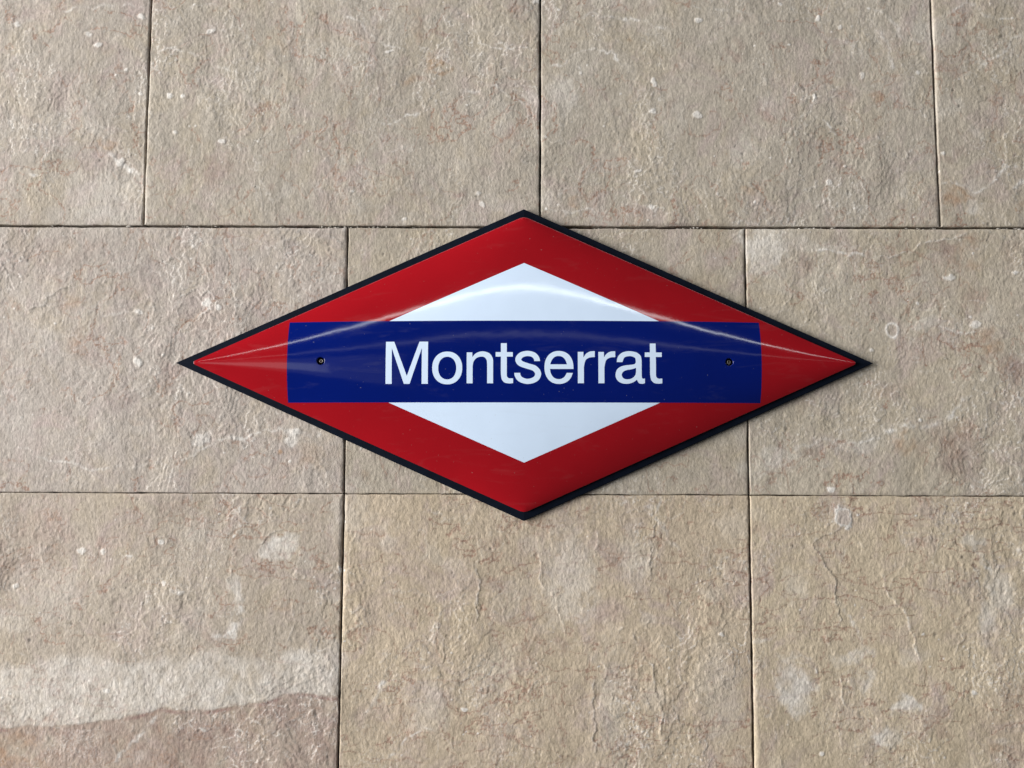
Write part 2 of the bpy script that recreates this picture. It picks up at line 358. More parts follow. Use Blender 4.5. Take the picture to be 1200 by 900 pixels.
STEP = 1.32
def make_slab(wall, seed, xl0, xl1, xr0, xr1, z0, z1, tint, coarse, flow, proud, tilt=(0, 0), style='fine'):
    """xl0/xl1: left edge at the bottom and top, xr0/xr1: right edge; all in mm on the wall"""
    rng = np.random.default_rng(seed)
    wid, hei = (xr0 + xr1 - xl0 - xl1)/2, z1 - z0
    gx = axis_lines(wid, STEP, (-575 - (xl0 + xl1)/2, 1075 - (xl0 + xl1)/2))
    gz = axis_lines(hei, STEP, (-510 - z0, 672 - z0))
    nx, nz = len(gx), len(gz)
    Xn, Zn = np.meshgrid(gx + (xl0 + xl1)/2, gz + z0)          # nominal positions, mm
    dxg = STEP if (np.diff(gx)[6:-6] < 2).any() and (np.diff(gz)[6:-6] < 2).any() else 9.0             # slabs wholly out of the close view are coarser
    N = lambda lx, lz, b: snoise(rng, nz, nx, dxg, lx, lz, b)
    # --- relief in mm
    H = .6 * N(70, 70, 3.2)
    wx, wz = 2.6*N(14, 14, 3) + .8*N(4, 4, 3), 2.6*N(14, 14, 3) + .8*N(4, 4, 3)
    X, Z = Xn + wx, Zn + wz
    jx, jz = 1.5*N(5, 5, 2.6) + .5*N(1.5, 1.5, 2.2), 1.5*N(5, 5, 2.6) + .5*N(1.5, 1.5, 2.2)
    act = smooth(-.6, 1.2, N(45, 60, 3))
    t = 1.4*N(15, 15*flow, 3.0) + .20*N(2.5, 2.5, 2.2)
    fr = t - np.floor(t)
    H += coarse * .46 * (np.floor(t) + smooth(.0, .07, fr) - .30*t) * (.3 + .9*act)
    t2 = 1.7*N(6, 6*flow, 2.8) + .15*N(1.2, 1.2, 2.2)
    fr2 = t2 - np.floor(t2)
    act2 = .25 + .85*smooth(-.8, 1.2, N(30, 40, 3))
    H += (.25 + coarse) * .135 * (np.floor(t2) + smooth(0, .12, fr2) - .5*t2) * act2
    t3 = 1.6*N(2.2, 2.2*flow, 2.6)
    fr3 = t3 - np.floor(t3)
    H += (.4 + .6*coarse) * .10 * (np.floor(t3) + smooth(0, .25, fr3) - .4*t3) * (.4 + .6*act2)
    H += (.05 + .03*coarse) * N(1.0, 1.0*flow, 2.0)
    pale = np.zeros_like(H); ochre = np.zeros_like(H); mauve = np.zeros_like(H); dark = np.zeros_like(H)
    nick = N(1.8, 1.8, 2.2); mott = N(5, 5, 2.4); mott2 = N(11, 11, 2.8)
    # --- lamina edges whitened in the colour, for fresh breaks and the light they catch; thin rusty veinlets run through the stone
    frag = np.clip(.5 + .6*mott2 + .4*nick, 0, 1.4)
    pale[:] = np.maximum(pale, .55*coarse*np.exp(-((fr - .10)/.06)**2)*smooth(.15, .8, act)*frag)
    pale[:] = np.maximum(pale, .30*np.exp(-((fr2 - .15)/.10)**2)*smooth(.25, .9, act2)*frag)
    if style == 'fine': sets = ((22, 22, .055, .95), (9, 11, .09, .6))
    else: sets = ((34, 11, .06, 1.), (14, 6, .09, .85), (16, 20, .06, .7))
    for lx, lz, wd, k in sets:
        n_ = N(lx, lz, 2.9) + .10*nick
        on = smooth(-.2, .9, N(26, 22, 3) + .5*mott)
        m = np.exp(-((n_ - .15)/wd)**2)*on*k
        mauve[:] = np.maximum(mauve, m); ochre[:] = np.maximum(ochre, .5*m)
        H -= .16*m
    n_ = N(26, 20, 2.9) + .08*nick
    pale[:] = np.maximum(pale, .36*np.exp(-((n_ + .2)/.045)**2)*smooth(.4, 1.3, N(28, 28, 3) + .5*mott))
    # --- scales spalled off the face
    for _ in range(int(wid*hei/1000*(.9 + 1.3*coarse))):
        c = np.array([rng.uniform(Xn[0, 0], Xn[0, -1]), rng.uniform(z0, z1)])
        rx = rng.gamma(3., 1.15) + 1.2; rz = rx*rng.uniform(.8, 1.9)
        w = window(Xn, Zn, c, rz + 8)
        if w is None: continue
        a = rng.uniform(-.7, .7); ca, sa = math.cos(a), math.sin(a)
        dx, dz = X[w] - c[0], Z[w] - c[1]
        u, v = (ca*dx + sa*dz)/rx, (-sa*dx + ca*dz)/rz
        q = np.clip(1 - u*u - v*v, 0, 1)
        th = rng.uniform(0, 6.28)
        skew = .5 + .5*np.clip(u*math.cos(th) + v*math.sin(th), -1, 1)
        H[w] += rng.choice([-1, 1], p=[.62, .38]) * rng.uniform(.12, .42)*(.4 + .6*coarse) * np.sqrt(q) * skew
    # --- veins
    veins = [v for v in VEINS]
    for _ in range(int(rng.integers(2, 5))):
        a = rng.uniform(0, 6.28); pt = np.array([rng.uniform(Xn[0, 0], Xn[0, -1]), rng.uniform(z0, z1)])
        pts = [tuple(pt)]
        for _ in range(int(rng.integers(3, 8))):
            a += rng.normal(0, .55); pt = pt + rng.uniform(8, 22)*np.array([math.cos(a), math.sin(a)]); pts.append(tuple(pt))
        veins.append((pts, rng.uniform(1.2, 2.4), rng.uniform(.1, .3)))
    for pts, wd, k in veins:
        w = window(Xn, Zn, pts, wd*2 + 12)
        if w is None: continue
        d, s, q = poly_dist(X[w] + jx[w], Z[w] + jz[w], pts)
        fade = smooth(0, .12, q)*smooth(0, .12, 1 - q)*np.clip(.9 + .35*mott2[w], .3, 1.2)
        m = np.exp(-(d/(wd*.55))**2) * fade * np.clip(.72 + .38*nick[w] + .25*mott[w], 0, 1.25)
        pale[w] = np.maximum(pale[w], min(1, k*1.35)*m)
        H[w] += .20*m*k - .16*np.exp(-((d - wd*.9)/(wd*.5))**2)*k
    # --- ledges where a lamina has broken away
    ledges = [(p_, d_) for p_, d_ in LEDGES]
    for _ in range(int(wid*hei/1000*(.03 + .16*coarse))):
        a = rng.choice([1.57, -1.57, 0, 3.14] if style == 'fine' else [1.57, -1.57]) + rng.normal(0, .5)
        pt = np.array([rng.uniform(Xn[0, 0], Xn[0, -1]), rng.uniform(z0, z1)])
        pts = [tuple(pt)]
        for _ in range(int(rng.integers(2, 6))):
            a += rng.normal(0, .5); pt = pt + rng.uniform(4, 13)*np.array([math.cos(a), math.sin(a)]); pts.append(tuple(pt))
        ledges.append((pts, rng.uniform(.15, .5)))
    for pts, dep in ledges:
        w = window(Xn, Zn, pts, 26)
        if w is None: continue
        d, s, q = poly_dist(X[w] + jx[w], Z[w] + jz[w], pts)
        fade = smooth(0, .2, q)*smooth(0, .2, 1 - q)
        sg = 1 if rng.random() < .6 else -1
        H[w] += dep*1.1*np.exp(-d/5.0)*fade*(s*sg > 0)
        dark[w] = np.maximum(dark[w], .22*dep*np.exp(-(d/1.0)**2)*fade*(rng.random() < .5))
        pale[w] = np.maximum(pale[w], .6*dep*np.exp(-((d - 1.2)/1.3)**2)*fade*(s*sg > 0)*np.clip(.6 + .5*nick[w], 0, 1.3))
    for pts, k in HAIRLINES + ([] if style == 'fine' else [([(x, z), (x + 30, z + rng.normal(0, 4)), (x + 60, z + rng.normal(0, 6))], .4)
                               for x, z in zip(rng.uniform(xl0, xr0, 26), rng.uniform(z0, z1, 26))]):
        w = window(Xn, Zn, pts, 14)
        if w is None: continue
        d, s, q = poly_dist(X[w], Z[w] + 1.6*mott[w], pts)
        fade = smooth(0, .15, q)*smooth(0, .15, 1 - q)*np.clip(.5 + .6*mott2[w], 0, 1)
        m = np.exp(-(d/1.1)**2)*fade*k
        mauve[w] = np.maximum(mauve[w], m); ochre[w] = np.maximum(ochre[w], .7*m)
        H[w] -= .12*m
    # --- patches of other colour
    chan = {'p': pale, 'o': ochre, 'm': mauve, 'd': dark}
    extra = []
    for ch, num, k0, k1, r0_, r1_ in (('m', 16, .15, .45, 4, 14), ('d', 14, .3, .7, 3, 12), ('p', 14, .08, .28, 5, 22), ('o', 5, .2, .5, 3, 8)):
        for _ in range(int(num*wid*hei/240000)):
            rr = rng.uniform(r0_, r1_)
            extra.append((ch, (rng.uniform(Xn[0, 0], Xn[0, -1]), rng.uniform(z0, z1)), rr, rr*rng.uniform(.5, 1.6), rng.uniform(-60, 60), rng.uniform(k0, k1)))
    for ch, c, rx, rz, ang, k in PATCHES + extra:
        w = window(Xn, Zn, c, max(rx, rz)*1.9 + 8)
        if w is None: continue
        a = math.radians(ang); ca, sa = math.cos(a), math.sin(a)
        dx, dz = X[w] + 1.2*wx[w] - c[0], Z[w] + 1.2*wz[w] - c[1]
        q = np.hypot((ca*dx + sa*dz)/rx, (-sa*dx + ca*dz)/rz)
        m = (1 - smooth(.55, 1.5, q + .20*mott[w] + .14*mott2[w] + .12*nick[w])) * k
        if ch == 'd': m = m*.30*np.clip(.6 + .5*mott[w], 0, 1)
        elif ch != 'p': m = m*np.clip(.72 + .35*mott[w], 0, 1)
        else: m = m*np.clip(.9 + .2*mott[w], 0, 1)
        chan[ch][w] = np.maximum(chan[ch][w], m)
    # --- lumps of white calcite, shell fragments
    chips = list(CHIPS)
    for _ in range(int(wid*hei/1000*.32)):
        rr = rng.uniform(.55, 1.1) + (rng.random() < .22)*rng.uniform(.2, 1.2)
        chips.append(((rng.uniform(Xn[0, 0], Xn[0, -1]), rng.uniform(z0, z1)), rr*rng.uniform(.8, 1.6), rr))
    for c, rx, rz in chips:
        w = window(Xn, Zn, c, max(rx, rz) + 6)
        if w is None: continue
        a = rng.uniform(-.5, .5); ca, sa = math.cos(a), math.sin(a)
        dx, dz = Xn[w] + .35*wx[w] - c[0], Zn[w] + .35*wz[w] - c[1]
        u, v = (ca*dx + sa*dz)/rx, (-sa*dx + ca*dz)/rz
        q = np.hypot(u, v) + .16*mott[w] + .17*nick[w]
        m = 1 - smooth(.6, 1.05, q)
        pale[w] = np.maximum(pale[w], m*rng.uniform(.75, 1.1))
        H[w] += .55*np.sqrt(np.clip(1 - q*q, 0, 1))*min(1, rx/3.)*rng.uniform(.5, 1.1)
        H[w] -= .25*np.exp(-((q - 1.25)/.25)**2)
    # --- a fossil shell ring
    c, rr = FOSSIL_RING
    w = window(Xn, Zn, c, 24)
    if w is not None:
        d = np.abs(np.hypot((Xn[w] - c[0])*1.12, Zn[w] - c[1]) + .5*mott[w] - rr)
        m = np.exp(-(d/1.9)**2)
        pale[w] = np.maximum(pale[w], m); H[w] += .3*m
    # --- a pink shell fragment with a white rim
    c = SHELL
    w = window(Xn, Zn, c, 30)
    if w is not None:
        dx, dz = Xn[w] - c[0], Zn[w] - c[1]
        q = np.hypot((dx*.92 + dz*.35)/11.5, (dz*.92 - dx*.35)/15.5) + .14*mott[w] + .09*nick[w]
        inn = 1 - smooth(.62, .74, q); rimm = np.exp(-((q - .84)/.15)**2)
        pale[w] = np.maximum(pale[w]*(1 - inn), np.maximum(1.3*rimm, .42*inn)); mauve[w] = np.maximum(mauve[w]*(1 - inn), .5*inn); ochre[w] *= 1 - inn
        H[w] += .6*(1 - smooth(.9, 1.0, q))
    # --- dark pits
    pits = list(PITS)
    for _ in range(int(wid*hei/1000*.13)):
        pits.append(((rng.uniform(Xn[0, 0], Xn[0, -1]), rng.uniform(z0, z1)), rng.uniform(.8, 1.5)))
    for c, rr in pits:
        w = window(Xn, Zn, c, rr + 5)
        if w is None: continue
        m = np.exp(-(((Xn[w] - c[0])**2 + (Zn[w] - c[1])**2)/(rr*.8)**2))
        dark[w] = np.maximum(dark[w], .6*m); H[w] -= .9*m
    # --- bedding band: a pale layer over a mauve one (lower left slab)
    if style == 'banded':
        bt = np.interp(Xn + wx, *zip(*BAND_TOP)); bb = np.interp(Xn + .5*wx, *zip(*BAND_BOTTOM))
        zt = Zn + 1.2*wz + 3*mott2 + 2*nick
        inb = smooth(-9, 9, bt - zt)*smooth(-2.0, 2.0, Zn + .5*wz + .8*mott - bb)
        pale[:] = np.maximum(pale, inb*(.42 + .10*mott + .05*nick))
        low = 1 - smooth(-2, 2, Zn + .5*wz + .8*mott - bb)
        mauve[:] = np.maximum(mauve, low*(.42 + .1*mott))
        edge = np.exp(-((Zn + .5*wz - bb + 4.0)/3.6)**2)*np.clip(.6 + .5*mott2, .15, 1)
        mauve[:] = np.maximum(mauve, 1.0*edge)
        H += .45*(1 - low)*np.exp(-np.abs(Z - bb)/25.)
    # --- arrises: small bevel, nibbled here and there
    e = np.minimum(np.minimum(gx[None, :], (wid - gx)[None, :]), np.minimum(gz[:, None], (hei - gz)[:, None]))
    nib = np.clip(1.35 + .45*N(9, 9, 2.6), .8, 3.4)
    calm = smooth(0, 5, e)
    H = H*(.35 + .65*calm) - 1.05*np.clip(1 - e/nib, 0, 1)**1.2
    H += proud + tilt[0]*(Xn - Xn.mean())/wid + tilt[1]*(Zn - Zn.mean())/hei
    # --- in-plane positions with slightly uneven edges
    ez = smooth(0, 6, gx)[None, :]*np.ones_like(H)
    fz = (Zn - z0)/hei
    left = xl0 + (xl1 - xl0)*fz; rgt = xr0 + (xr1 - xr0)*fz
    fx = gx[None, :]/wid
    PX = left + (rgt - left)*fx; PZ = Zn.copy()
    wob = N(8, 8, 2.2)*.28
    PX += wob*(1 - smooth(0, 6, np.minimum(gx, wid - gx)))[None, :]
    PZ += wob*(1 - smooth(0, 6, np.minimum(gz, hei - gz)))[:, None]
    verts = np.stack([PX/1000, -H/1000, PZ/1000 + Z0], -1).reshape(-1, 3)
    I = np.arange(nx*nz).reshape(nz, nx)
    quads = np.stack([I[:-1, :-1], I[:-1, 1:], I[1:, 1:], I[1:, :-1]], -1).reshape(-1, 4)
    ring = np.concatenate([I[0, :-1], I[:-1, -1], I[-1, :0:-1], I[:0:-1, 0]])
    back = verts[ring].copy(); back[:, 1] = .024
    B = nx*nz + np.arange(len(ring))
    skirt = np.stack([ring, B, np.roll(B, -1), np.roll(ring, -1)], -1)
    me = mesh_np('stone_slab', np.concatenate([verts, back]), np.concatenate([quads, skirt]))
    sm = np.ones(len(quads) + len(skirt), bool); sm[len(quads):] = False
    me.polygons.foreach_set('use_smooth', sm)
    at = me.attributes.new('stain', 'FLOAT_COLOR', 'POINT')
    st = np.clip(np.stack([pale, ochre, mauve, dark], -1).reshape(-1, 4), 0, 1)
    st = np.concatenate([st, st[ring]]).astype(np.float32)
    at.data.foreach_set('color', st.ravel())
    o = obj('stone_slab', me, STONE, wall)
    o.color = tint + (1,)
    return o

# backing behind the cladding: a solid block whose face lies 20 mm behind the slab faces
bx0, bx1, bz0, bz1 = -1.18, 1.78, -.94 + Z0, 1.11 + Z0
bv = [(x, y, z) for y in (.020, .15) for z in (bz0, bz1) for x in (bx0, bx1)]
wall = obj('wall', mesh_np('wall', bv, [(0, 1, 3, 2), (4, 6, 7, 5), (0, 4, 5, 1), (2, 3, 7, 6), (0, 2, 6, 4), (1, 5, 7, 3)]), MORTAR)
wall['kind'] = 'structure'
wall['label'] = 'wall clad in rough beige limestone slabs with dark open joints'

ZA, ZB = 310.3, -90.5            # the two bed joints
TOPZ, BOTZ = 710, -545
G = 1.4                          # half of an upright joint
def joint(x0, x1): return (x0 - G, x1 - G), (x0 + G, x1 + G)     # (right edge of left slab), (left edge of right slab)
T = [joint(-909.1, -909.1), joint(-309.5, -309.1), joint(290.6, 290.6), joint(893.6, 889.6), joint(1491, 1491)]
M = [joint(-1200, -1200), joint(-600, -600), joint(1.4, -.1), joint(599.3, 599.5), joint(1200, 1200), joint(1800, 1800)]
Bm = [joint(-1200, -1200), joint(-600, -600), joint(-1.0, 1.6), joint(600.0, 599.4), joint(1200, 1200), joint(1800, 1800)]
O1 = [joint(-900 + 600*i, -900 + 600*i) for i in range(5)]        # courses above and below the picture
rows = [
    (T, ZA + 1.9, TOPZ, [((.388, .342, .292), 1.0, 1.7, .1, (0, 0), 'fine'), ((.388, .343, .286), .95, 1.9, .2, (0, 0), 'fine'),
                         ((.394, .349, .288), .95, 1.9, .0, (0, 0), 'fine'), ((.408, .358, .290), .85, 1.5, .6, (0, 0), 'fine')]),
    (M, ZB + .55, ZA - 1.9, [((.408, .358, .314), 1.10, 1.3, .0, (0, 0), 'fine'), ((.394, .346, .280), .9, 1.5, -.1, (0, 0), 'fine'),
                             ((.434, .380, .304), 1.0, 1.3, .5, (0, 0), 'fine')]),
    (Bm, BOTZ, ZB - .55, [((.412, .352, .288), 1.15, 1.3, .1, (0, 0), 'banded'), ((.465, .382, .285), 1.1, 1.5, .2, (0, 0), 'flaky'),
                          ((.510, .425, .312), 1.05, 1.4, .4, (0, 0), 'flaky')]),
]
side = ((.395, .348, .290), .9, 1.5, .1, (0, 0), 'fine')
rows[1][3].insert(0, side); rows[1][3].append(side); rows[2][3].insert(0, side); rows[2][3].append(side)
rows += [(O1, TOPZ + 2, TOPZ + 400, [side]*4), (O1, BOTZ - 390, BOTZ - 2, [side]*4)]
seed = 11
for js, za, zb, cols in rows:
    for i, (tint, coarse, flow, proud, tilt, style) in enumerate(cols):
        (l0, l1), (r0, r1) = js[i][1], js[i + 1][0]
        seed = {'t': 18, 'm': 46, 'b': 67, 'o': 200}['t' if js is T else 'm' if js is M else 'b' if js is Bm else 'o'] + 7*(i - (js is M or js is Bm)) + int(zb)*(js is O1)
        seed = abs(seed) + 3000*((js is M or js is Bm) and i in (0, 4))
        made = make_slab(wall, seed, l0, l1, r0, r1, za, zb, tint, coarse, flow, proud, tilt, style)

# crumbs of old mortar lodged in the open bed joint
rng = random.Random(5)
cv, ct = [], []
ico = [(-.53, 0, .85), (.53, 0, .85), (-.53, 0, -.85), (.53, 0, -.85), (0, .85, .53), (0, .85, -.53), (0, -.85, .53), (0, -.85, -.53),
       (.85, .53, 0), (-.85, .53, 0), (.85, -.53, 0), (-.85, -.53, 0)]
icf = [(0, 4, 1), (0, 9, 4), (9, 5, 4), (4, 5, 8), (4, 8, 1), (8, 10, 1), (8, 3, 10), (5, 3, 8), (5, 2, 3), (2, 7, 3), (7, 10, 3), (7, 6, 10),
       (7, 11, 6), (11, 0, 6), (0, 1, 6), (6, 1, 10), (9, 0, 11), (9, 11, 2), (9, 2, 5), (7, 2, 11)]
def crumb(x, z, sx, sz, y=.0012):
    b = len(cv); a = rng.uniform(-.3, .3)
    for q in ico:
        k = rng.uniform(.75, 1.25)
        px_, pz = q[0]*sx*k, q[2]*sz*k
        cv.append((x/1000 + (px_*math.cos(a) - pz*math.sin(a))/1000, y + q[1]*.0018*k, Z0 + z/1000 + (px_*math.sin(a) + pz*math.cos(a))/1000))
    ct.extend([(b + i, b + j, b + k) for i, j, k in icf])
CRUMB_SPOTS = [(-447, 9, 6), (-330, 5, 3), (-244, 10, 6), (-195, 22, 6), (-100, 14, 6), (-14, 26, 16), (42, 20, 12), (110, 12, 4), (520, 12, 4),
               (700, 20, 12), (735, 10, 4), (845, 2, 2), (864, 6, 5), (884, 4, 3), (985, 10, 6), (1012, 10, 5)]
for x, spread, n in CRUMB_SPOTS:
    for _ in range(n):
        big = rng.random() < .4
        crumb(x + rng.gauss(0, spread*.5), ZA - .6 + rng.uniform(-1.3, 1.0), rng.uniform(1.6, 4.5) if big else rng.uniform(.5, 1.4),
              rng.uniform(.6, 1.3) if big else rng.uniform(.3, .8), rng.uniform(.0005, .003))
for _ in range(160):
    crumb(rng.uniform(-560, 1100), ZA + rng.uniform(-1.9, 0), rng.uniform(.4, 2.6), rng.uniform(.3, .7), rng.uniform(.004, .012))
cr = obj('mortar_crumbs', mesh_np('mortar_crumbs', cv, None, ct), CRUMB, wall)
cr['kind'] = 'stuff'

# ------------------------------------------------------------------ the sign
A, B_ = .487, .217               # half width and half height of the enamelled plate
LEN = math.hypot(A, B_)
SLOPE = .48
Y_EDGE = -.0125                   # level of the plate's rim in front of the wall
def dome(x, z):
    """height of the pressed plate above its rim and its gradient"""
    s = gx = gz = 0.0
    for sx in (1, -1):
        for sz in (1, -1):
            d = max((A*B_ - sx*B_*x - sz*A*z)/LEN, 2e-4)
            s += 1/d
            gx += -(-sx*B_/LEN)/d**2; gz += -(-sz*A/LEN)/d**2
    h = SLOPE/s
    return h, -SLOPE*gx/s**2, -SLOPE*gz/s**2

def surf(x, z):
    h, hx, hz = dome(x, z)
    n = Vector((-hx, -1.0, -hz)).normalized()
    return (x, Y_EDGE - h, z), tuple(n)

def rounded(pts, radii, n=7):
    out = []
    for i, (q, rr) in enumerate(zip(pts, radii)):
        q = Vector(q); a = (Vector(pts[i-1]) - q).normalized(); b = (Vector(pts[(i+1) % len(pts)]) - q).normalized()
        ang = a.angle(b)/2; t = rr/math.tan(ang); c = q + (a + b).normalized()*rr/math.sin(ang)
        s, e = q + a*t - c, q + b*t - c
        for k in range(n):
            f = k/(n-1); v = (s*(1-f) + e*f).normalized()*rr
            out.append((c.x + v.x, c.y + v.y))
    return out

def resample(pts, step, closed=True):
    out = []
    n = len(pts)
    for i in range(n if closed else n - 1):
        a, b = pts[i], pts[(i+1) % n]
        L_ = math.hypot(b[0]-a[0], b[1]-a[1]); k = max(1, int(L_/step))
        out += [(a[0] + (b[0]-a[0])*j/k, a[1] + (b[1]-a[1])*j/k) for j in range(k)]
    if not closed: out.append(pts[-1])
    return out

# lettering outlines traced in image pixels (x to the right, y down)
def arc(cx, cy, rx, ry, a0, a1, n=22, e=2.25):
    out = []
    for i in range(n + 1):
        a = math.radians(a0 + (a1 - a0)*i/n); c, s = math.cos(a), math.sin(a)
        out.append((cx + rx*math.copysign(abs(c)**(2/e), c), cy - ry*math.copysign(abs(s)**(2/e), s)))
    return out

def spline(pts, n=6):
    out = []
    P = [pts[0]] + list(pts) + [pts[-1]]
    for i in range(1, len(P) - 2):
        for k in range(n):
            t = k/n
            out.append(tuple(.5*(2*P[i][j] + (P[i+1][j]-P[i-1][j])*t + (2*P[i-1][j]-5*P[i][j]+4*P[i+1][j]-P[i+2][j])*t*t
                                 + (-P[i-1][j]+3*P[i][j]-3*P[i+1][j]+P[i+2][j])*t**3) for j in (0, 1)))
    out.append(pts[-1])
    return out

def stroke(pts, widths, n=6):
    c = spline(pts, n); w = [q[0] for q in spline([(a, 0) for a in widths], n)]
    L_, R_ = [], []
    for i, q in enumerate(c):
        a, b = c[max(0, i-1)], c[min(len(c)-1, i+1)]
        tx, ty = b[0]-a[0], b[1]-a[1]; m = math.hypot(tx, ty)
        if i == 0 or i == len(c) - 1: tx, ty = 0, math.copysign(1, ty); m = 1      # terminals cut level
        nx_, ny_ = -ty/m, tx/m
        L_.append((q[0] + nx_*w[i]/2, q[1] + ny_*w[i]/2)); R_.append((q[0] - nx_*w[i]/2, q[1] - ny_*w[i]/2))
    return L_ + R_[::-1]

def glyph_t(x):
    o = [(x, 402), (x + 6.9, 402), (x + 6.9, 412.5), (x + 13.9, 412.5), (x + 13.9, 417.8), (x + 6.9, 417.8), (x + 6.9, 439)]
    o += arc(x + 11, 439, 4.1, 4.3, 180, 270, 7)[1:] + [(x + 14.3, 443.2), (x + 14.3, 448.7)]
    o += spline([(x + 14.3, 448.7), (x + 10.2, 449.1), (x + 5, 448.4), (x + 1.4, 445), (x + .2, 439.5)], 5)[1:]
    o += [(x, 438), (x, 417.8), (x - 6.1, 417.8), (x - 6.1, 412.5), (x, 412.5)]
    return [o]

def glyph_r(x):
    o = [(x, 412.1), (x + 6.5, 412.1), (x + 6.6, 418.6)]
    o += spline([(x + 6.6, 418.6), (x + 9.6, 414.4), (x + 14, 411.8), (x + 19.8, 411.2)], 5)[1:]
    o += [(x + 19.8, 418.2)]
    o += spline([(x + 19.8, 418.2), (x + 13.6, 418.8), (x + 8.9, 422.2), (x + 7.0, 430)], 5)[1:]
    o += [(x + 7.0, 448.8), (x, 448.8)]
    return [o]

GLYPHS = []
GLYPHS.append([[(452, 400), (461.8, 400), (477, 440.4), (491.6, 400), (501.7, 400), (501.7, 449.6), (494.4, 449.6), (494.5, 407.5), (480.3, 449.6),
                (473.6, 449.6), (459.1, 407.5), (459.2, 449.6), (452, 449.6)]])
GLYPHS.append([arc(524.4, 431, 17.6, 19.2, 0, 360, 56, 2.15)[:-1], arc(524.4, 431.2, 10.6, 13.3, 0, 360, 44, 2.15)[:-1]])
n_out = [(547.2, 412.8), (553.7, 412.8), (553.8, 418.4)]
n_out += spline([(553.8, 418.4), (558, 413.8), (565.3, 411.6), (573.2, 413.6), (577.4, 419.2), (578, 425)], 5)[1:]
n_out += [(578, 449), (571.1, 449), (571.1, 427)]
n_out += spline([(571.1, 427), (570.4, 421.6), (568, 418.6), (563.8, 417.7), (558.6, 419.4), (555.2, 423.6), (554.1, 429)], 5)[1:]
n_out += [(554.1, 449), (547.2, 449)]
GLYPHS.append([n_out])
GLYPHS.append(glyph_t(587.1))
GLYPHS.append([stroke([(629.4, 423), (628.6, 419.4), (625, 415.6), (618.2, 414.1), (611, 415.9), (607.4, 420.9), (610, 425.6), (618.4, 428.8), (626.6, 431.6),
                       (630.6, 437.6), (627.6, 443.9), (618.6, 446.8), (610.2, 444.4), (606.8, 440), (606.3, 436.8)],
                      [6.7, 6.5, 6.2, 6.1, 6.5, 6.9, 6.7, 6.5, 6.8, 7.0, 6.5, 6.0, 6.3, 6.8, 7.0])])
e_out = arc(654.9, 430.4, 16.9, 19.3, -5, 326, 60, 2.2)
e_out = [(671.8, 432.2)] + [q for q in e_out if not (q[0] > 660 and 431.8 < q[1] < 437.0)]
e_out = [q for q in e_out]
e_out += [(671.1, 436.8), (664.1, 436.8)]
e_in = arc(654.6, 430.6, 10.2, 13.5, -27, -186, 30, 2.2)
e_out += [q for q in e_in if q[1] > 437.2 or (q[0] < 655 and q[1] > 432.3)] + [(644.4, 432.2)]
e_hole = [(644.6, 426.8)] + [q for q in arc(654.5, 430.6, 9.9, 13.6, 178, 2, 30, 2.2) if q[1] < 426.6] + [(664.3, 426.8)]
GLYPHS.append([e_out, e_hole])
GLYPHS.append(glyph_r(677.0))
GLYPHS.append(glyph_r(701.0))
a_out = spline([(722.5, 424), (724, 417.6), (729.2, 412.8), (737.2, 411.1), (745.6, 412.6), (750.6, 416.6), (751.7, 422)], 5)
a_out += [(751.7, 439.6)]
a_out += spline([(751.7, 439.6), (752.1, 442.4), (753.4, 443.4), (755.5, 443.2)], 4)[1:]
a_out += [(755.5, 448.6)]
a_out += spline([(755.5, 448.6), (752.2, 449.3), (748.4, 448.4), (746.1, 444.4)], 4)[1:]
a_out += spline([(746.1, 444.4), (741, 447.9), (733.2, 449.4), (726, 447.6), (721.8, 443), (721.2, 437.2), (723.8, 431.6), (730, 428.4), (738.4, 427.2), (743.2, 426.4), (744.9, 424.2)], 5)[1:]
a_out += spline([(744.9, 424.2), (744.4, 419.8), (741.6, 417.6), (737, 417), (731.6, 418.6), (729.2, 424)], 5)[1:]
a_hole = spline([(745.1, 430.6), (740.4, 432.2), (733.6, 433.4), (729.6, 435.8), (728.3, 439.2), (730.4, 443), (735.4, 444.2), (740.6, 442.8), (744.2, 439.2), (745.1, 435)], 5)
GLYPHS.append([a_out, a_hole])
GLYPHS.append(glyph_t(761.6))
UNIT = .001228
def to_sign(c): return [((q[0] - 614.3)*UNIT, (423.3 - q[1])*UNIT) for q in c]  # image pixels scaled and centred onto the sign
GLYPHS = [[to_sign(c) for c in g] for g in GLYPHS]
LETTERS = 'Montserrat'

# outlines
rim = resample(rounded([(-A, 0), (0, -B_), (A, 0), (0, B_)], [.002, .016, .002, .016]), .006)
BX, BZ = .3440, .0590
WH, WW = .1450, .3290
wx_ = WW*(1 - BZ/WH)
upper = [(-wx_, BZ), (wx_, BZ), (0, WH)]
lower = [(-wx_, -BZ), (0, -WH), (wx_, -BZ)]
band = [(-BX, -BZ), (BX, -BZ), (BX, BZ), (-BX, BZ)]
HOLE = .0066
SCREWS = [(-.2945, .0012), (.2965, .0)]
holes = [[(x + HOLE*math.cos(6.2832*k/28), z + HOLE*math.sin(6.2832*k/28)) for k in range(28)] for x, z in SCREWS]

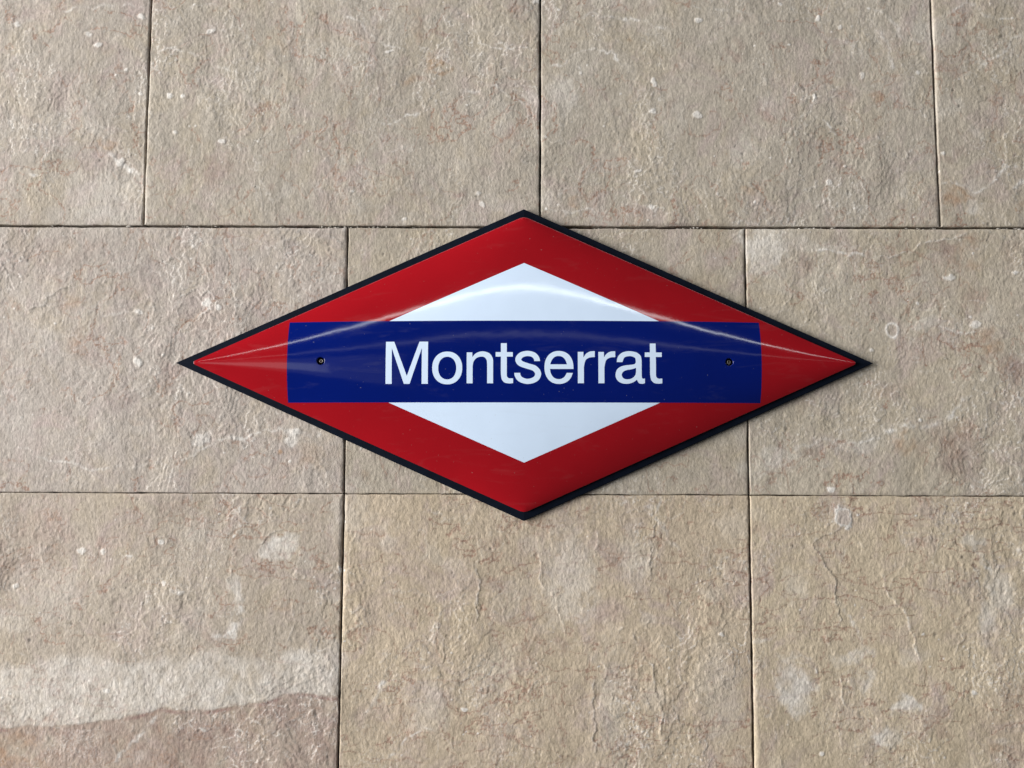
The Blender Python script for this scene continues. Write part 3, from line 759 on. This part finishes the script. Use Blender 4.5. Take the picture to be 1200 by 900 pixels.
pts, edges = [], []
def add_loop(lp):
    b = len(pts); pts.extend(Vector(q) for q in lp)
    edges.extend((b + i, b + (i+1) % len(lp)) for i in range(len(lp)))
add_loop(rim)
for lp in (resample(upper, .006), resample(lower, .006)): add_loop(lp)
add_loop(resample(band, .006))
for lp in holes: add_loop(lp)
for g in GLYPHS:
    for lp in g: add_loop(resample(lp, .004))
grid = [((i + .5*(j % 2))*.0065, j*.0056) for i in range(-76, 77) for j in range(-39, 40)]
con = np.array([tuple(q) for q in pts])
for q in grid:
    if abs(q[0])/A + abs(q[1])/B_ > .985: continue
    if np.min(np.hypot(con[:, 0] - q[0], con[:, 1] - q[1])) < .0022: continue
    pts.append(Vector(q))
cv2, ce, cf, _, _, _ = delaunay_2d_cdt(pts, edges, [], 0, 1e-7, False)
V2 = np.array([tuple(v) for v in cv2])
F2 = np.array([tuple(f) for f in cf if len(f) == 3])
cen = V2[F2].mean(1)

def inside(P, poly):
    x, y = P[:, 0], P[:, 1]; r_ = np.zeros(len(P), bool)
    n = len(poly); j = n - 1
    for i in range(n):
        xi, yi = poly[i]; xj, yj = poly[j]
        if yi != yj:
            r_ ^= ((yi > y) != (yj > y)) & (x < (xj - xi)*(y - yi)/(yj - yi) + xi)
        j = i
    return r_

region = np.full(len(F2), -1)                       # -1 nothing, 0 red, 1 upper white, 2 lower white, 3 blue, 10.. letters
region[inside(cen, rim)] = 0
region[inside(cen, upper)] = 1
region[inside(cen, lower)] = 2
region[inside(cen, band)] = 3
for i, g in enumerate(GLYPHS):
    m = inside(cen, g[0])
    for hl in g[1:]: m &= ~inside(cen, hl)
    region[m] = 10 + i
for hl in holes: region[inside(cen, hl)] = -1

def plate_part(name, reg, mat, parent, extra=None):
    F = F2[region == reg]
    used, inv = np.unique(F, return_inverse=True)
    F = inv.reshape(-1, 3)
    P, N_ = zip(*[surf(*V2[k]) for k in used])
    P, N_ = list(P), list(N_)
    a = V2[used][F]; cr_ = (a[:, 1, 0]-a[:, 0, 0])*(a[:, 2, 1]-a[:, 0, 1]) - (a[:, 1, 1]-a[:, 0, 1])*(a[:, 2, 0]-a[:, 0, 0])
    F[cr_ < 0] = F[cr_ < 0][:, ::-1]               # counter-clockwise seen from the front (-y)
    quads = []
    if extra is not None: quads = extra(P, N_)
    me = mesh_np(name, P, quads if len(quads) else None, F)
    me.polygons.foreach_set('use_smooth', np.ones(len(me.polygons), bool))
    me.normals_split_custom_set_from_vertices(N_)
    return obj(name, me, mat, parent)

def ring_quads(P, N_, loops, flip=False):
    """loops: list of rings of (pos, normal) of equal length; returns quads between successive rings"""
    qs = []; prev = None
    for lp in loops:
        b = len(P); n = len(lp)
        for q, nn in lp: P.append(q); N_.append(nn)
        if prev is not None:
            for i in range(n):
                j = (i+1) % n
                f = (prev + i, prev + j, b + j, b + i)
                qs.append(f[::-1] if flip else f)
        prev = b
    return qs

def rim_edge(P, N_):
    n = len(rim); loops = []
    outn = []
    for i in range(n):
        a, b = Vector(rim[i-1]), Vector(rim[(i+1) % n]); t = (b - a).normalized()
        outn.append(Vector((t.y, -t.x)))
    for off, dy, tiltn in ((0, 0, None), (.0006, .0004, .55), (.0010, .0011, .9), (.0011, .0022, 1.), (.0011, .0043, 1.)):
        lp = []
        for q, o_ in zip(rim, outn):
            (x, y, z), nn = surf(*q)
            y = y if dy == 0 else max(y, Y_EDGE - .0015) + dy
            if dy > .002: y = Y_EDGE + dy
            nv = nn if tiltn is None else tuple(Vector((o_.x*tiltn, -math.sqrt(max(0, 1 - tiltn**2)), o_.y*tiltn)).normalized())
            lp.append(((x + o_.x*off, y, z + o_.y*off), nv))
        loops.append(lp)
    return ring_quads(P, N_, loops, flip=True)

def hole_lips(P, N_):
    qs = []
    for (sx, sz), hl in zip(SCREWS, holes):
        loops = []
        for rr, dy, tn in ((HOLE, 0, 0.), (HOLE - .0006, .0004, .5), (HOLE - .0010, .0011, .85), (HOLE - .0012, .0025, 1.), (HOLE - .0012, .0045, 1.)):
            lp = []
            for q in hl:
                u = Vector((q[0] - sx, q[1] - sz)).normalized()
                (x, y, z), nn = surf(*q)
                nv = nn if tn == 0 else tuple(Vector((-u.x*tn, -math.sqrt(max(0, 1 - tn*tn)), -u.y*tn)).normalized())
                lp.append(((sx + u.x*rr, y + dy, sz + u.y*rr), nv))
            loops.append(lp)
        qs += ring_quads(P, N_, loops)
    return qs

sign = obj('station_sign', None)
sign.location = SIGN
sign.scale = (1.0085, 1, 1.0085)
sign.rotation_euler = (0, -math.radians(.14), 0)
sign['label'] = 'diamond shaped red enamel station sign with blue band reading Montserrat'
sign['category'] = 'sign'

# backing board: diamond plate with a chamfered front arris
def board_ring(off, y):
    s = 1 - off*math.hypot(1/AB, 1/BB)
    return [(q[0]*s, y, q[1]*s) for q in rounded([(-AB, 0), (0, -BB), (AB, 0), (0, BB)], [.0004, .0025, .0004, .0025], 5)]
AB, BB = .5130, .2303
rings = [board_ring(0, .004), board_ring(0, -.0070), board_ring(.0004, -.0077), board_ring(.0012, -.0080)]
bvs = [q for rg in rings for q in rg]; nb = len(rings[0])
bq = [((k)*nb + i, (k)*nb + (i+1) % nb, (k+1)*nb + (i+1) % nb, (k+1)*nb + i) for k in range(3) for i in range(nb)]
bvs.append((0, -.0080, 0)); bvs.append((0, .004, 0))
bt_ = [(3*nb + i, 3*nb + (i+1) % nb, len(bvs) - 2) for i in range(nb)] + [((i+1) % nb, i, len(bvs) - 1) for i in range(nb)]
bme = mesh_np('backing_board', bvs, bq, bt_)
board = obj('backing_board', bme, BOARD, sign)
board['label'] = 'dark diamond backing board showing as a narrow border'

red = plate_part('red_panel', 0, RED, sign, rim_edge)
plate_part('white_field', 1, WHITE, sign)
plate_part('white_field', 2, WHITE, sign)
blue = plate_part('blue_band', 3, BLUE, sign, hole_lips)
for i, ch in enumerate(LETTERS):
    plate_part('letter', 10 + i, WHITE, blue)

# screws sunk in the two fixing holes
def lathe(profile, n, cx, cz, y0):
    v, f = [], []
    for rr, y in profile:
        for k in range(n):
            a = 6.28318*k/n; v.append((cx + rr*math.cos(a), y0 + y, cz + rr*math.sin(a)))
    for i in range(len(profile) - 1):
        for k in range(n):
            j = (k+1) % n
            f.append((i*n + k, i*n + j, (i+1)*n + j, (i+1)*n + k))
    return v, f
for sx, sz in SCREWS:
    y0 = surf(sx, sz)[0][1]
    hv, hf = lathe([(.0034, .0085), (.0034, .0042), (.0030, .0035), (.0019, .0033), (.0017, .0035), (.0016, .0058), (.00001, .0062)], 24, sx, sz, y0)
    me = mesh_np('screw', hv, hf)
    sc_ = obj('screw', me, STEEL, sign)
    fv, ff = lathe([(HOLE - .0013, .0030), (HOLE - .0013, .0085), (.0002, .0088)], 24, sx, sz, y0)
    obj('ferrule', mesh_np('ferrule', fv, ff), BLACK, sc_)
